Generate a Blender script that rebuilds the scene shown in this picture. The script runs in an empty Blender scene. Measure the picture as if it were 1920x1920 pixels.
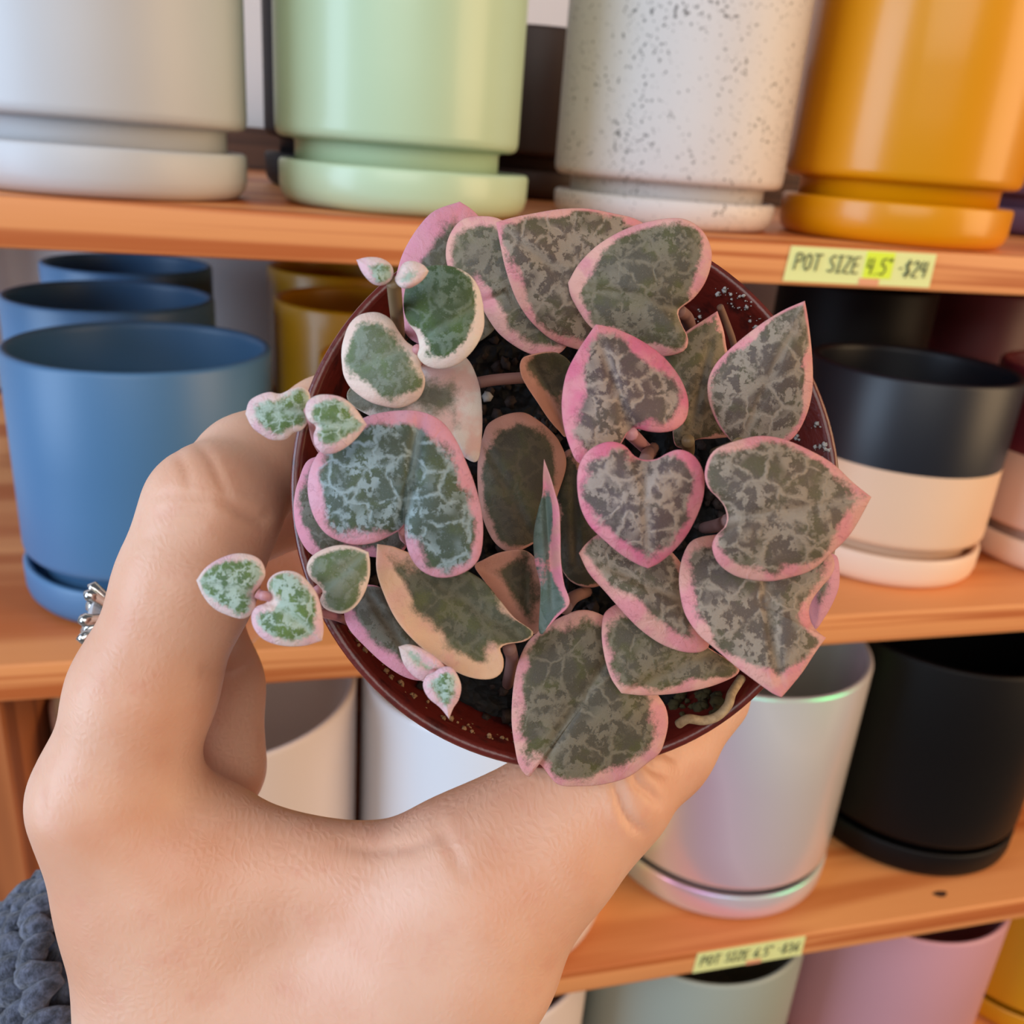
import bpy, math, random
import numpy as np
from mathutils import Vector, Matrix
random.seed(7); rng = np.random.RandomState(7)
C = bpy.context.scene.collection
S = bpy.context.scene

# ------------------------------------------------------------------ camera
CAMZ = 1.25
FPX = 1700.0
YAW, PITCH, ROLL = [math.radians(a) for a in (15.981, 21.397, 4.594)]
Fv = np.array([math.sin(YAW)*math.cos(PITCH), math.cos(YAW)*math.cos(PITCH), -math.sin(PITCH)])
Rv = np.array([math.cos(YAW), -math.sin(YAW), 0.0])
Uv = np.cross(Rv, Fv)
Rv, Uv = Rv*math.cos(ROLL)+Uv*math.sin(ROLL), -Rv*math.sin(ROLL)+Uv*math.cos(ROLL)
CAM = np.array([0.0, 0.0, CAMZ])
cd = bpy.data.cameras.new('camera'); cam = bpy.data.objects.new('camera', cd); C.objects.link(cam)
M = Matrix(((Rv[0], Uv[0], -Fv[0], 0), (Rv[1], Uv[1], -Fv[1], 0), (Rv[2], Uv[2], -Fv[2], CAMZ), (0, 0, 0, 1)))
cam.matrix_world = M
cd.sensor_width = 36.0; cd.lens = FPX/1920*36.0; cd.clip_start = 0.01
cd.dof.use_dof = True; cd.dof.focus_distance = 0.112; cd.dof.aperture_fstop = 38
S.camera = cam

# ------------------------------------------------------------------ world, light, exposure
S.view_settings.view_transform = 'Standard'; S.view_settings.look = 'None'
S.view_settings.exposure = 0.0; S.view_settings.gamma = 1.0
w = bpy.data.worlds.new('world'); S.world = w; w.use_nodes = True
w.node_tree.nodes['Background'].inputs[0].default_value = (0.86, 0.92, 1.0, 1)
w.node_tree.nodes['Background'].inputs[1].default_value = 0.14

def area(name, loc, target, sx, sy, power, col):
    l = bpy.data.lights.new(name, 'AREA'); l.shape = 'RECTANGLE'; l.size = sx; l.size_y = sy; l.energy = power; l.color = col
    o = bpy.data.objects.new(name, l); C.objects.link(o); o.location = loc
    o.rotation_euler = (Vector(target)-Vector(loc)).to_track_quat('-Z', 'Y').to_euler()
    return o
area('window_light', (-1.5, -0.15, 1.45), (0.1, 0.35, 0.95), 0.9, 1.5, 30, (0.60, 0.77, 1.0))
area('shop_light', (1.5, -0.45, 1.5), (0.25, 0.35, 0.95), 0.9, 1.3, 20, (1.0, 0.68, 0.38))
area('front_fill_light', (-0.4, -1.5, 2.1), (0.1, 0.3, 0.9), 1.6, 1.1, 19, (1.0, 0.96, 0.91))  # unseen fill lamp added for diffuse light from the room behind the camera

# ------------------------------------------------------------------ helpers
def srgb(r, g, b):
    f = lambda c: (c/255)/12.92 if c/255 <= 0.04045 else (((c/255)+0.055)/1.055)**2.4
    return (f(r), f(g), f(b), 1.0)

def mesh_obj(name, verts, faces, mat=None, parent=None, smooth=True):
    me = bpy.data.meshes.new(name)
    me.from_pydata([tuple(map(float, v)) for v in verts], [], [tuple(map(int, f)) for f in faces])
    if smooth: me.polygons.foreach_set('use_smooth', [True]*len(me.polygons))
    me.validate(); me.update()
    o = bpy.data.objects.new(name, me); C.objects.link(o)
    if mat: me.materials.append(mat)
    if parent: o.parent = parent
    return o

def tag(o, label=None, cat=None, group=None, kind=None):
    if label: o['label'] = label
    if cat: o['category'] = cat
    if group: o['group'] = group
    if kind: o['kind'] = kind
    return o

def empty(name, loc=(0, 0, 0)):
    o = bpy.data.objects.new(name, None); C.objects.link(o); o.location = loc; o.empty_display_size = .02
    return o

class MB:
    def __init__(s): s.v = []; s.f = []
    def add(s, vs, fs):
        n = len(s.v); s.v += [tuple(v) for v in vs]; s.f += [tuple(i+n for i in f) for f in fs]
    def box(s, a, b, bev=0.0):
        (x0, y0, z0), (x1, y1, z1) = a, b
        if bev <= 0:
            s.add([(x0,y0,z0),(x1,y0,z0),(x1,y1,z0),(x0,y1,z0),(x0,y0,z1),(x1,y0,z1),(x1,y1,z1),(x0,y1,z1)],
                  [(0,3,2,1),(4,5,6,7),(0,1,5,4),(1,2,6,5),(2,3,7,6),(3,0,4,7)]); return
        # board: long in x, section in y/z rounded
        sec = []
        for cy, cz, a0 in ((y0+bev, z0+bev, 180), (y1-bev, z0+bev, 270), (y1-bev, z1-bev, 0), (y0+bev, z1-bev, 90)):
            for k in range(4):
                t = math.radians(a0+30*k); sec.append((cy+bev*math.cos(t), cz+bev*math.sin(t)))
        n = len(sec); vs = []; N = 24
        for i in range(N+1):
            x = x0+(x1-x0)*i/N; vs += [(x, y, z) for y, z in sec]
        fs = [(i*n+j, i*n+(j+1) % n, (i+1)*n+(j+1) % n, (i+1)*n+j) for i in range(N) for j in range(n)]
        fs += [tuple(range(n))[::-1], tuple(N*n+j for j in range(n))]
        s.add(vs, fs)
    def tube(s, pts, rad, n=10, cap=True):
        P = [Vector(p) for p in pts]; R = rad if hasattr(rad, '__len__') else [rad]*len(P)
        up = Vector((0.13, 0.31, 0.94)); vs = []
        for i, p in enumerate(P):
            t = (P[min(i+1, len(P)-1)]-P[max(i-1, 0)]).normalized()
            a = t.cross(up)
            if a.length < 1e-4: a = t.cross(Vector((1, 0, 0)))
            a.normalize(); b = t.cross(a)
            up = a.cross(t)
            for k in range(n):
                th = 2*math.pi*k/n; vs.append(tuple(p+(a*math.cos(th)+b*math.sin(th))*R[i]))
        fs = [(i*n+k, i*n+(k+1) % n, (i+1)*n+(k+1) % n, (i+1)*n+k) for i in range(len(P)-1) for k in range(n)]
        if cap: fs += [tuple(range(n))[::-1], tuple((len(P)-1)*n+k for k in range(n))]
        s.add(vs, fs)
    def build(s, name, mat, parent=None, smooth=True): return mesh_obj(name, s.v, s.f, mat, parent, smooth)

def lathe(prof, n=96):
    vs = []; fs = []; idx = []
    for r, z in prof:
        if r < 1e-6: idx.append([len(vs)]*n); vs.append((0, 0, z))
        else:
            idx.append(list(range(len(vs), len(vs)+n)))
            vs += [(r*math.cos(2*math.pi*k/n), r*math.sin(2*math.pi*k/n), z) for k in range(n)]
    for i in range(len(prof)-1):
        a, b = idx[i], idx[i+1]
        for k in range(n):
            q = [a[k], a[(k+1) % n], b[(k+1) % n], b[k]]; q2 = []
            for v in q:
                if v not in q2: q2.append(v)
            if len(q2) > 2: fs.append(tuple(q2))
    return vs, fs

class NT:
    def __init__(s, name):
        s.m = bpy.data.materials.new(name); s.m.use_nodes = True; s.t = s.m.node_tree; s.b = s.t.nodes['Principled BSDF']
    def n(s, typ, **kw):
        x = s.t.nodes.new(typ)
        for k, v in kw.items():
            if k.startswith('i_'):
                key = k[2:]; x.inputs[int(key) if key.isdigit() else key.replace('_', ' ')].default_value = v
            else: setattr(x, k, v)
        return x
    def l(s, a, b): s.t.links.new(a, b)
    def math(s, op, a, b=None, c=None, clamp=False):
        x = s.t.nodes.new('ShaderNodeMath'); x.operation = op; x.use_clamp = clamp
        for i, v in enumerate((a, b, c)):
            if v is None: continue
            if hasattr(v, 'links'): s.l(v, x.inputs[i])
            else: x.inputs[i].default_value = v
        return x.outputs[0]
    def mix(s, f, a, b):
        x = s.t.nodes.new('ShaderNodeMix'); x.data_type = 'RGBA'
        for i, v in ((0, f), (6, a), (7, b)):
            if hasattr(v, 'links'): s.l(v, x.inputs[i])
            else: x.inputs[i].default_value = v
        return x.outputs[2]
    def smooth(s, v, lo, hi, a=0.0, b=1.0):
        x = s.t.nodes.new('ShaderNodeMapRange'); x.interpolation_type = 'SMOOTHSTEP'
        s.l(v, x.inputs[0]); x.inputs[1].default_value = lo; x.inputs[2].default_value = hi
        x.inputs[3].default_value = a; x.inputs[4].default_value = b
        return x.outputs[0]
    def noise(s, vec, scale, detail=3, rough=.5):
        x = s.n('ShaderNodeTexNoise'); x.inputs['Scale'].default_value = scale; x.inputs['Detail'].default_value = detail; x.inputs['Roughness'].default_value = rough
        if vec is not None: s.l(vec, x.inputs['Vector'])
        return x
    def bump(s, h, strength, dist):
        x = s.n('ShaderNodeBump'); x.inputs['Strength'].default_value = strength; x.inputs['Distance'].default_value = dist
        s.l(h, x.inputs['Height']); s.l(x.outputs[0], s.b.inputs['Normal'])
    def set(s, **kw):
        for k, v in kw.items(): s.b.inputs[k.replace('_', ' ')].default_value = v

# ------------------------------------------------------------------ materials
def mat_plain(name, col, rough=.5, spec=.5, metal=0.0, bump=0.0):
    t = NT(name); t.set(Base_Color=col, Roughness=rough, Metallic=metal); t.b.inputs['Specular IOR Level'].default_value = spec
    if bump:
        co = t.n('ShaderNodeTexCoord'); nz = t.noise(co.outputs['Object'], 900, 3); t.bump(nz.outputs[0], bump, .0004)
    return t.m

def mat_wood(name, light, dark, zs=1.0, vert=False):
    t = NT(name); co = t.n('ShaderNodeTexCoord')
    mp = t.n('ShaderNodeMapping'); mp.inputs['Scale'].default_value = (30, 30, 1.3) if vert else (1.1, 13, 85*zs); t.l(co.outputs['Object'], mp.inputs[0])
    mp2 = t.n('ShaderNodeMapping'); mp2.inputs['Scale'].default_value = (220, 220, 9) if vert else (9, 220, 220); t.l(co.outputs['Object'], mp2.inputs[0])
    n1 = t.noise(mp.outputs[0], 1.6, 2, .45); n1.inputs['Distortion'].default_value = .6
    n2 = t.noise(mp2.outputs[0], 2.0, 3)
    s1 = t.smooth(n1.outputs[0], .44, .60)
    s2 = t.math('MULTIPLY_ADD', n2.outputs[0], .35, s1)
    s3 = t.math('SUBTRACT', s2, .18, clamp=True)
    t.l(t.mix(s3, light, dark), t.b.inputs['Base Color'])
    t.set(Roughness=.5); t.bump(n2.outputs[0], .25, .0004)
    return t.m

def mat_glaze(name, col, rough=.42, coat=0.0, speck=None, spec=.5):
    t = NT(name); co = t.n('ShaderNodeTexCoord')
    nz = t.noise(co.outputs['Object'], 700, 2)
    t.set(Base_Color=col, Roughness=rough)
    t.b.inputs['Specular IOR Level'].default_value = spec
    if coat: t.set(Coat_Weight=coat, Coat_Roughness=.18)
    if speck:
        nn = t.noise(co.outputs['Object'], 520, 2, .6); big = t.noise(co.outputs['Object'], 40, 2)
        thr = t.math('MULTIPLY_ADD', big.outputs[0], .25, nn.outputs[0])
        f = t.smooth(thr, .765, .80)
        t.l(t.mix(f, col, speck), t.b.inputs['Base Color'])
    t.bump(nz.outputs[0], .12, .0003)
    return t.m

def mat_twotone(name, top, bottom, zsplit):
    t = NT(name); co = t.n('ShaderNodeTexCoord'); sp = t.n('ShaderNodeSeparateXYZ'); t.l(co.outputs['Object'], sp.inputs[0])
    f = t.smooth(sp.outputs[2], zsplit-.0002, zsplit+.0002)
    t.l(t.mix(f, bottom, top), t.b.inputs['Base Color']); t.set(Roughness=.42)
    return t.m

def mat_pearl(name):
    t = NT(name); t.set(Base_Color=srgb(222, 208, 204), Roughness=.26, IOR=4.5)
    co = t.n('ShaderNodeTexCoord'); d = t.n('ShaderNodeVectorMath', operation='DOT_PRODUCT'); t.l(co.outputs['Object'], d.inputs[0]); d.inputs[1].default_value = (.84, -.54, .12)
    r = t.n('ShaderNodeMapRange'); t.l(d.outputs['Value'], r.inputs[0]); r.inputs[1].default_value = -.075; r.inputs[2].default_value = .075; r.inputs[3].default_value = 300; r.inputs[4].default_value = 492
    t.l(r.outputs[0], t.b.inputs['Thin Film Thickness']); t.b.inputs['Thin Film IOR'].default_value = 1.7
    return t.m

WOOD = mat_wood('pine_wood', srgb(228, 150, 90), srgb(188, 100, 46))
WOODB = mat_wood('upright_wood', srgb(178, 106, 60), srgb(138, 76, 40), vert=True)

# ------------------------------------------------------------------ setting
wallm = NT('wall_paint'); co = wallm.n('ShaderNodeTexCoord'); nz = wallm.noise(co.outputs['Object'], 120, 3)
wallm.set(Base_Color=srgb(214, 208, 206), Roughness=.8); wallm.bump(nz.outputs[0], .15, .001); wallm = wallm.m
floorm = NT('floor_concrete'); co = floorm.n('ShaderNodeTexCoord'); nz = floorm.noise(co.outputs['Object'], 4, 6)
floorm.l(floorm.mix(nz.outputs[0], srgb(120, 112, 104), srgb(150, 142, 132)), floorm.b.inputs['Base Color']); floorm.set(Roughness=.6); floorm = floorm.m
b = MB(); b.box((-1.6, .90, 0), (2.2, .98, 2.4)); tag(b.build('wall_back', wallm, smooth=False), kind='structure')
b = MB(); b.box((-1.8, -1.7, -.05), (2.2, .98, 0)); tag(b.build('floor', floorm, smooth=False), kind='structure')

FY = .3914
Z1, Z2, Z3 = CAMZ-.02801, CAMZ-.22748, CAMZ-.47101
Z4 = Z3-.019-.022-.176
BACK = .885
unit = empty('shelving_unit', (.4, FY, 0))
tag(unit, 'open orange pine shelving unit with four boards holding rows of ceramic pots', 'shelf')
def P(o, parent):
    o.parent = parent; o.matrix_parent_inverse = parent.matrix_basis.inverted(); return o
def board(z, x0, x1, name='shelf_board'):
    m = MB(); m.box((x0, FY, z-.019), (x1, BACK, z), .0012)
    return P(m.build(name, WOOD), unit)
board(Z1, -.235, 1.05); board(Z2, -.235, 1.05); board(Z3, -.139, 1.05); board(Z4, -.139, 1.05)
m = MB(); m.box((-.1405, FY+.001, .0), (-.1215, BACK, Z3-.0195)); m.box((-.1405, FY+.001, Z3-.0195), (-.1215, BACK, Z2-.0195))
P(m.build('upright', WOODB, smooth=False), unit)
m = MB(); m.box((1.0505, FY, 0), (1.069, BACK, 1.62)); P(m.build('upright', WOODB, smooth=False), unit)
m = MB(); m.box((-.2545, BACK-.03, 0), (-.2355, BACK, 1.62)); P(m.build('upright', WOODB, smooth=False), unit)
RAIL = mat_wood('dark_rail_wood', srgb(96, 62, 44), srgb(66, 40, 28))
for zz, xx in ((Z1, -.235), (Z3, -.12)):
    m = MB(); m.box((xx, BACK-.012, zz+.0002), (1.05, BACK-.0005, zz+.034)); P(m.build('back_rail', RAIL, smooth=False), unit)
# knot in the third board
m = MB(); kx, ky = .4595, .4065
vs = [(kx, ky, Z3+.0003)]+[(kx+.0055*math.cos(a)*(1+.2*math.sin(3*a)), ky+.0028*math.sin(a), Z3+.0002) for a in [i*math.pi/10 for i in range(20)]]
m.add(vs, [(0, i, i % 20+1) for i in range(1, 21)]); P(m.build('wood_knot', mat_plain('knot_dark', srgb(70, 38, 22), .7)), unit)

# ------------------------------------------------------------------ pots and saucers
def pot_profile(R, H, zb, foot):
    Rf = R-foot; w_ = .0045
    return [(0, .0065), (Rf-.002, .0065), (Rf, .008), (Rf, zb-.0012), (Rf+.0012, zb-.0002), (R-.0038, zb), (R-.0016, zb+.0008), (R-.0004, zb+.0024), (R, zb+.005),
            (R, zb+.03), (R, H*.6), (R, H-.0022), (R-.0006, H-.0007), (R-.0018, H), (R-w_+.0012, H-.0002), (R-w_+.0002, H-.0014), (R-w_, H-.004),
            (R-w_, H*.5), (R-w_, zb+.012), (R-w_-.004, zb+.007), (0, zb+.006)]
def saucer_profile(R, h):
    return [(0, .0003), (R-.0065, .0003), (R-.0035, .0014), (R-.0012, .0042), (R-.0002, .008), (R, h-.0018), (R-.0006, h-.0005), (R-.0016, h), (R-.0032, h-.0004),
            (R-.0042, h-.0025), (R-.0046, .0085), (R-.0065, .0062), (0, .006)]
meshes = {}
def lathe_mesh(key, prof, n=112):
    if key not in meshes:
        vs, fs = lathe(prof, n); me = bpy.data.meshes.new(key[0]); me.from_pydata(vs, [], fs); me.polygons.foreach_set('use_smooth', [True]*len(me.polygons)); me.update()
        meshes[key] = me
    return meshes[key]
glaze_cache = {}
def place_pot(color, x, y, z, R, H, plabel, slabel, mat, smat=None, zb=.0285, sh=.0195, foot=.009, group=None, sR=None, soff=(0, 0), sgroup=None):
    me = lathe_mesh(('ceramic_pot', color, R, H, zb), pot_profile(R, H, zb, foot))
    if not me.materials: me.materials.append(mat)
    o = bpy.data.objects.new('ceramic_pot', me); C.objects.link(o); o.location = (x, y, z)
    tag(o, plabel, 'pot', group)
    if slabel:
        me2 = lathe_mesh(('pot_saucer', color, R, sh, sR), saucer_profile(sR or R, sh))
        if not me2.materials: me2.materials.append(smat or mat)
        q = bpy.data.objects.new('pot_saucer', me2); C.objects.link(q); q.location = (x+soff[0], y+soff[1], z)
        tag(q, slabel, 'saucer', sgroup)
    return o

G = {
 'grey': mat_glaze('light_grey_glaze', srgb(196, 196, 198), .45), 'mint': mat_glaze('mint_glaze', srgb(190, 214, 178), .38, .25),
 'speck': mat_glaze('speckled_glaze', srgb(216, 208, 204), .5, 0, srgb(96, 88, 84)), 'yellow': mat_glaze('mustard_glaze', srgb(222, 144, 0), .34, .25, spec=.35),
 'blue': mat_glaze('blue_glaze', srgb(74, 118, 160), .42), 'mustard2': mat_glaze('ochre_glaze', srgb(214, 154, 8), .38, .2),
 'black': mat_glaze('black_glaze', srgb(12, 9, 10), .5, spec=.22), 'maroon': mat_glaze('maroon_glaze', srgb(96, 44, 56), .45),
 'bb': mat_twotone('black_over_beige_glaze', srgb(22, 25, 33), srgb(236, 196, 162), .0735), 'beige': mat_glaze('beige_glaze', srgb(238, 202, 174), .5),
 'mb': mat_twotone('maroon_over_beige_glaze', srgb(104, 34, 44), srgb(226, 188, 168), .0745),
 'cream': mat_glaze('cream_glaze', srgb(228, 208, 198), .5), 'white': mat_glaze('white_glaze', srgb(236, 236, 240), .32, .3),
 'pearl': mat_pearl('pearl_glaze'), 'brown': mat_glaze('dark_brown_glaze', srgb(52, 32, 24), .5), 'purple': mat_glaze('dusty_purple_glaze', srgb(112, 84, 112), .5),
 'sage': mat_glaze('sage_grey_glaze', srgb(158, 164, 152), .45), 'pink': mat_glaze('dusty_pink_glaze', srgb(204, 148, 156), .45),
}
HS = .1275
# top shelf
place_pot('grey', -.0655, .4575, Z1, .0590, .135, 'light grey cylinder pot at the left end of the top shelf', 'light grey saucer under the light grey pot on the top shelf', G['grey'], sR=.0585)
place_pot('mint', .0625, .4662, Z1, .0572, .135, 'mint green cylinder pot on the top shelf between light grey and speckled pots', 'mint green saucer under the mint pot on the top shelf', G['mint'], sR=.0592, soff=(.0035, -.002))
place_pot('speck', .2098, .4830, Z1, .0606, .150, 'off-white cylinder pot with fine dark speckles on the top shelf', 'speckled off-white saucer under the speckled pot on the top shelf', G['speck'], zb=.0212, sh=.0140, foot=.0090, sR=.0590, soff=(-.001, -.001))
place_pot('yellow', .3364, .4600, Z1, .0607, .135, 'glossy mustard yellow cylinder pot on the top shelf above the price label', 'mustard yellow saucer under the yellow pot on the top shelf', G['yellow'], zb=.030, sh=.021, sR=.0600)
place_pot('black', .0610, .6250, Z1, .0600, .135, 'black pot standing behind the mint green pot on the top shelf', 'black saucer behind the mint saucer on the top shelf', G['black'])
place_pot('brown', .1950, .7100, Z1, .0600, .110, 'dark brown pot standing behind the speckled pot on the top shelf', 'dark brown saucer behind the speckled pot on the top shelf', G['brown'])
place_pot('purple', .6050, .6250, Z1, .0600, .135, 'dusty purple pot behind and right of the yellow pot on the top shelf', 'dusty purple saucer beside the yellow saucer at the right edge', G['purple'])
# second shelf
B2 = dict(zb=.0258, sh=.0205)
place_pot('blue', -.0605, .4765, Z2, .0625, HS, 'matte blue cylinder pot in front of two other blue pots on the second shelf', 'blue saucer under the front blue pot on the second shelf', G['blue'], sR=.0632, **B2)
place_pot('blue', -.0950, .6240, Z2, .0625, HS, 'middle pot of the row of three blue pots', 'blue saucer under the middle blue pot', G['blue'], sR=.0632, **B2)
place_pot('blue', -.1040, .7800, Z2, .0625, HS, 'rearmost of the three blue pots close under the top shelf', 'blue saucer under the rearmost blue pot', G['blue'], sR=.0632, **B2)
place_pot('mustard2', .0850, .4700, Z2, .0600, HS-.002, 'front ochre yellow pot on the second shelf partly behind the potted plant', 'ochre yellow saucer under the front ochre pot', G['mustard2'], **B2)
place_pot('mustard2', .0645, .6420, Z2, .0600, HS, 'middle pot of the row of three ochre yellow pots', 'ochre yellow saucer under the middle ochre pot', G['mustard2'], **B2)
place_pot('mustard2', .0610, .8080, Z2, .0600, HS, 'rearmost ochre yellow pot close under the top shelf', 'ochre yellow saucer under the rearmost ochre pot', G['mustard2'], **B2)
place_pot('bb', .3870, .4740, Z2, .0620, HS, 'two-tone pot, black above a beige band, on the right of the second shelf', 'beige saucer under the black and beige pot', G['bb'], G['beige'], sR=.0620, **B2)
place_pot('mb', .5245, .4640, Z2, .0620, HS, 'two-tone maroon and beige pot cut off by the right edge of the frame', 'beige saucer under the maroon and beige pot at the right edge', G['mb'], G['beige'], sR=.0620, **B2)
place_pot('black', .4480, .6350, Z2, .0600, .1560, 'all black pot in shade behind the black and beige pot', 'black saucer in shade behind the black and beige pot', G['black'], **B2)
place_pot('maroon', .6150, .6950, Z2, .0620, .1500, 'plain maroon pot in shade behind the black and beige pot', 'maroon saucer in shade at the back of the second shelf', G['maroon'], **B2)
# third shelf
B3 = dict(zb=.0275, sh=.023, foot=.010); RB = .0835; HB = .178
place_pot('cream', -.0365, .4760, Z3, RB, HB, 'pale cream large pot on the third shelf behind the hand, left of the white pot', 'pale cream saucer under the large cream pot', G['cream'], **B3)
place_pot('white', .1340, .4730, Z3, RB, HB, 'bright white large pot on the third shelf behind the thumb', 'white saucer under the large white pot behind the thumb', G['white'], G['cream'], **B3)
place_pot('pearl', .3150, .4890, Z3, RB, HB, 'large pearly white pot with a rainbow sheen on the third shelf', 'pearly saucer under the pot with the rainbow sheen', G['pearl'], **B3)
place_pot('black', .4885, .4985, Z3, RB, .173, 'large matte black pot on the third shelf at the right edge', 'black saucer under the large matte black pot', G['black'], **B3)
place_pot('black', .620, .640, Z3, .080, .165, 'black pot standing behind the large matte black pot', 'black saucer behind the large matte black pot', G['black'], **B3)
# fourth shelf
place_pot('cream4', .1330, .4740, Z4, RB, .176, 'cream pot on the lowest visible shelf just right of the wrist', 'cream saucer on the lowest visible shelf', G['cream'], **B3)
place_pot('sage', .3060, .4760, Z4, RB, .176, 'sage grey pot under the lower price label', 'sage grey saucer on the lowest visible shelf', G['sage'], **B3)
place_pot('pink', .4900, .4780, Z4, RB, .176, 'dusty pink pot on the lowest visible shelf', 'dusty pink saucer on the lowest visible shelf', G['pink'], **B3)
place_pot('yellow4', .6740, .5000, Z4, RB, .176, 'mustard yellow pot in the lower right corner', 'mustard yellow saucer on the lowest visible shelf', G['mustard2'], **B3)

# ------------------------------------------------------------------ price labels
GL = {
 'P': (.62, [[(.08,0),(.12,1)],[(.12,1),(.5,.98),(.6,.78),(.48,.56),(.1,.5)]]), 'O': (.62, [[(.32,1),(.08,.8),(.05,.3),(.28,0),(.52,.2),(.56,.75),(.32,1)]]),
 'T': (.6, [[(0,.98),(.62,1)],[(.32,1),(.27,0)]]), 'S': (.58, [[(.55,.92),(.3,1),(.1,.8),(.2,.58),(.42,.45),(.48,.2),(.28,0),(.02,.1)]]),
 'I': (.42, [[(.04,1),(.38,1)],[(.21,1),(.17,0)],[(0,0),(.34,0)]]), 'Z': (.58, [[(.05,.98),(.52,1),(.02,.02),(.52,0)]]),
 'E': (.55, [[(.5,1),(.08,.97),(.04,0),(.5,.02)],[(.06,.5),(.42,.52)]]), '4': (.6, [[(.12,1),(.05,.45),(.52,.45)],[(.45,1),(.4,0)]]),
 '5': (.56, [[(.52,1),(.14,.98),(.1,.58),(.36,.6),(.5,.32),(.32,.02),(.02,.08)]]), '.': (.22, [[(.08,.0),(.12,.05)]]),
 '"': (.3, [[(.06,1.06),(.05,.84)],[(.2,1.06),(.19,.84)]]), '-': (.34, [[(.04,.48),(.28,.5)]]), '$': (.55, [[(.5,.85),(.28,.92),(.1,.75),(.2,.55),(.42,.42),(.46,.2),(.26,.08),(.04,.16)],[(.3,1.08),(.24,-.08)]]),
 '2': (.56, [[(.06,.8),(.22,1),(.46,.9),(.44,.6),(.04,.02),(.52,.0)]]), '3': (.54, [[(.06,.92),(.3,1),(.48,.78),(.2,.54),(.48,.34),(.34,.02),(.02,.08)]]),
 '6': (.56, [[(.46,.98),(.16,.6),(.06,.25),(.28,0),(.5,.22),(.34,.5),(.08,.36)]]), ' ': (.34, []),
}
INK = mat_plain('marker_ink', srgb(44, 58, 40), .6); HI = mat_plain('highlighter_yellow', srgb(226, 246, 60), .6)
PAPER = mat_plain('pale_yellow_paper', srgb(232, 236, 160), .7)
def label(corners, text, hrange, lab, redx):
    # corners: lower-left / upper-right (x, z) on the board front
    (x0, z0), (x1, z1) = corners; y = FY-.0006
    root = empty('price_label', (x0, FY, z0)); tag(root, lab, 'label')
    m = MB(); n = 12; vs = []; 
    for i in range(n+1):
        x = x0+(x1-x0)*i/n
        for yy in (y, y+.00045):
            vs += [(x-x0, yy-FY, 0), (x-x0+.0012*(1-i/n), yy-FY, z1-z0)]
    fs = []
    for i in range(n):
        a = i*4; c = a+4; fs += [(a, c, c+1, a+1), (a+2, a+3, c+3, c+2), (a+1, c+1, c+3, a+3), (a, a+2, c+2, c)]
    fs += [(0, 1, 3, 2), (n*4, n*4+2, n*4+3, n*4+1)]
    m.add(vs, fs); m.build('paper', PAPER, root, smooth=False)
    W = sum(GL[c][0]+.13 for c in text); sx = (x1-x0)*.92/W; sz = (z1-z0)*.47; cx = (x1-x0)*.045; zb = (z1-z0)*.34
    m = MB(); hi = [None, None]
    for k, c in enumerate(text):
        wd, strokes = GL[c]
        if k == hrange[0]: hi[0] = cx
        for st in strokes:
            st = [(a+.08*bb_, bb_) for a, bb_ in st]
            p = [(cx+a*sx, y-FY-.00035, zb+bb_*sz-(cx/(x1-x0))*.0008) for a, bb_ in st]
            q = []
            for a_, b_ in zip(p[:-1], p[1:]): q += [tuple(a_[j]+(b_[j]-a_[j])*t_ for j in range(3)) for t_ in (0, .5)]
            q.append(p[-1]); m.tube(q, .00036, 6)
        cx += (wd+.13)*sx
        if k == hrange[1]: hi[1] = cx
    m.build('handwriting', INK, root)
    if hi[0] is not None and text[hrange[0]] != ' ' and redx[1]:
        m = MB(); m.box((hi[0]-.0008, y-FY-.0002, zb-.0022), (hi[1], y-FY+.0001, (z1-z0)*.97)); m.build('highlight', HI, root, smooth=False)
    m = MB(); xr = redx[0]*(x1-x0)
    m.box((xr, y-FY-.0003, -.0003), (xr+.011, y-FY+.0001, .0030)); m.build('tape_patch', mat_plain('orange_tape', srgb(232, 160, 120), .5), root, smooth=False)
label(((.2352, CAMZ-.0452), (.3160, CAMZ-.0292)), 'POT SIZE 4.5" -$24', (9, 12), 'pale yellow handwritten price label on the top board reading pot size 4.5 inch', (.50, True))
label(((.2600, Z3-.0180), (.3405, Z3-.0012)), 'POT SIZE 6.5" -$36', (9, 12), 'pale yellow handwritten price label on the third board above the sage pot', (.48, False))

# ------------------------------------------------------------------ camera-space to world (mm, x right, y down, z away)
def Wd(p):
    p = np.asarray(p, float)
    return CAM + (p[..., 0:1]*Rv - p[..., 1:2]*Uv + p[..., 2:3]*Fv)/1000.0
def px(x, y, z): return np.array([(x-960)/FPX*z, (y-960)/FPX*z, z])

# ------------------------------------------------------------------ the small nursery pot
PC = np.array([8.139, -3.368, 117.03]); PN = np.array([-.114, .082, 1.0]); PN /= np.linalg.norm(PN)
PA = np.cross(PN, [0, 1, 0]); PA /= np.linalg.norm(PA); PB = np.cross(PN, PA)
PR = 36.0
def potw(r, th, h): return PC + PN*h + r*(math.cos(th)*PA+math.sin(th)*PB)
plant = empty('potted_plant', tuple(Wd(PC+PN*52)))
tag(plant, 'small brown nursery pot of variegated pink-edged string of hearts held in the hand', 'plant')
def PP(o): return P(o, plant)
def lathe_pot(prof, n=128, wob=0):
    vs, fs = lathe(prof, n)
    out = [Wd(PC+PN*v[2]+PA*v[0]+PB*v[1]) for v in vs]
    return out, fs
tm = NT('brown_nursery_plastic'); co = tm.n('ShaderNodeTexCoord'); nz = tm.noise(co.outputs['Object'], 260, 4, .6); n2 = tm.noise(co.outputs['Object'], 900, 3)
f = tm.smooth(nz.outputs[0], .50, .72)
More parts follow.
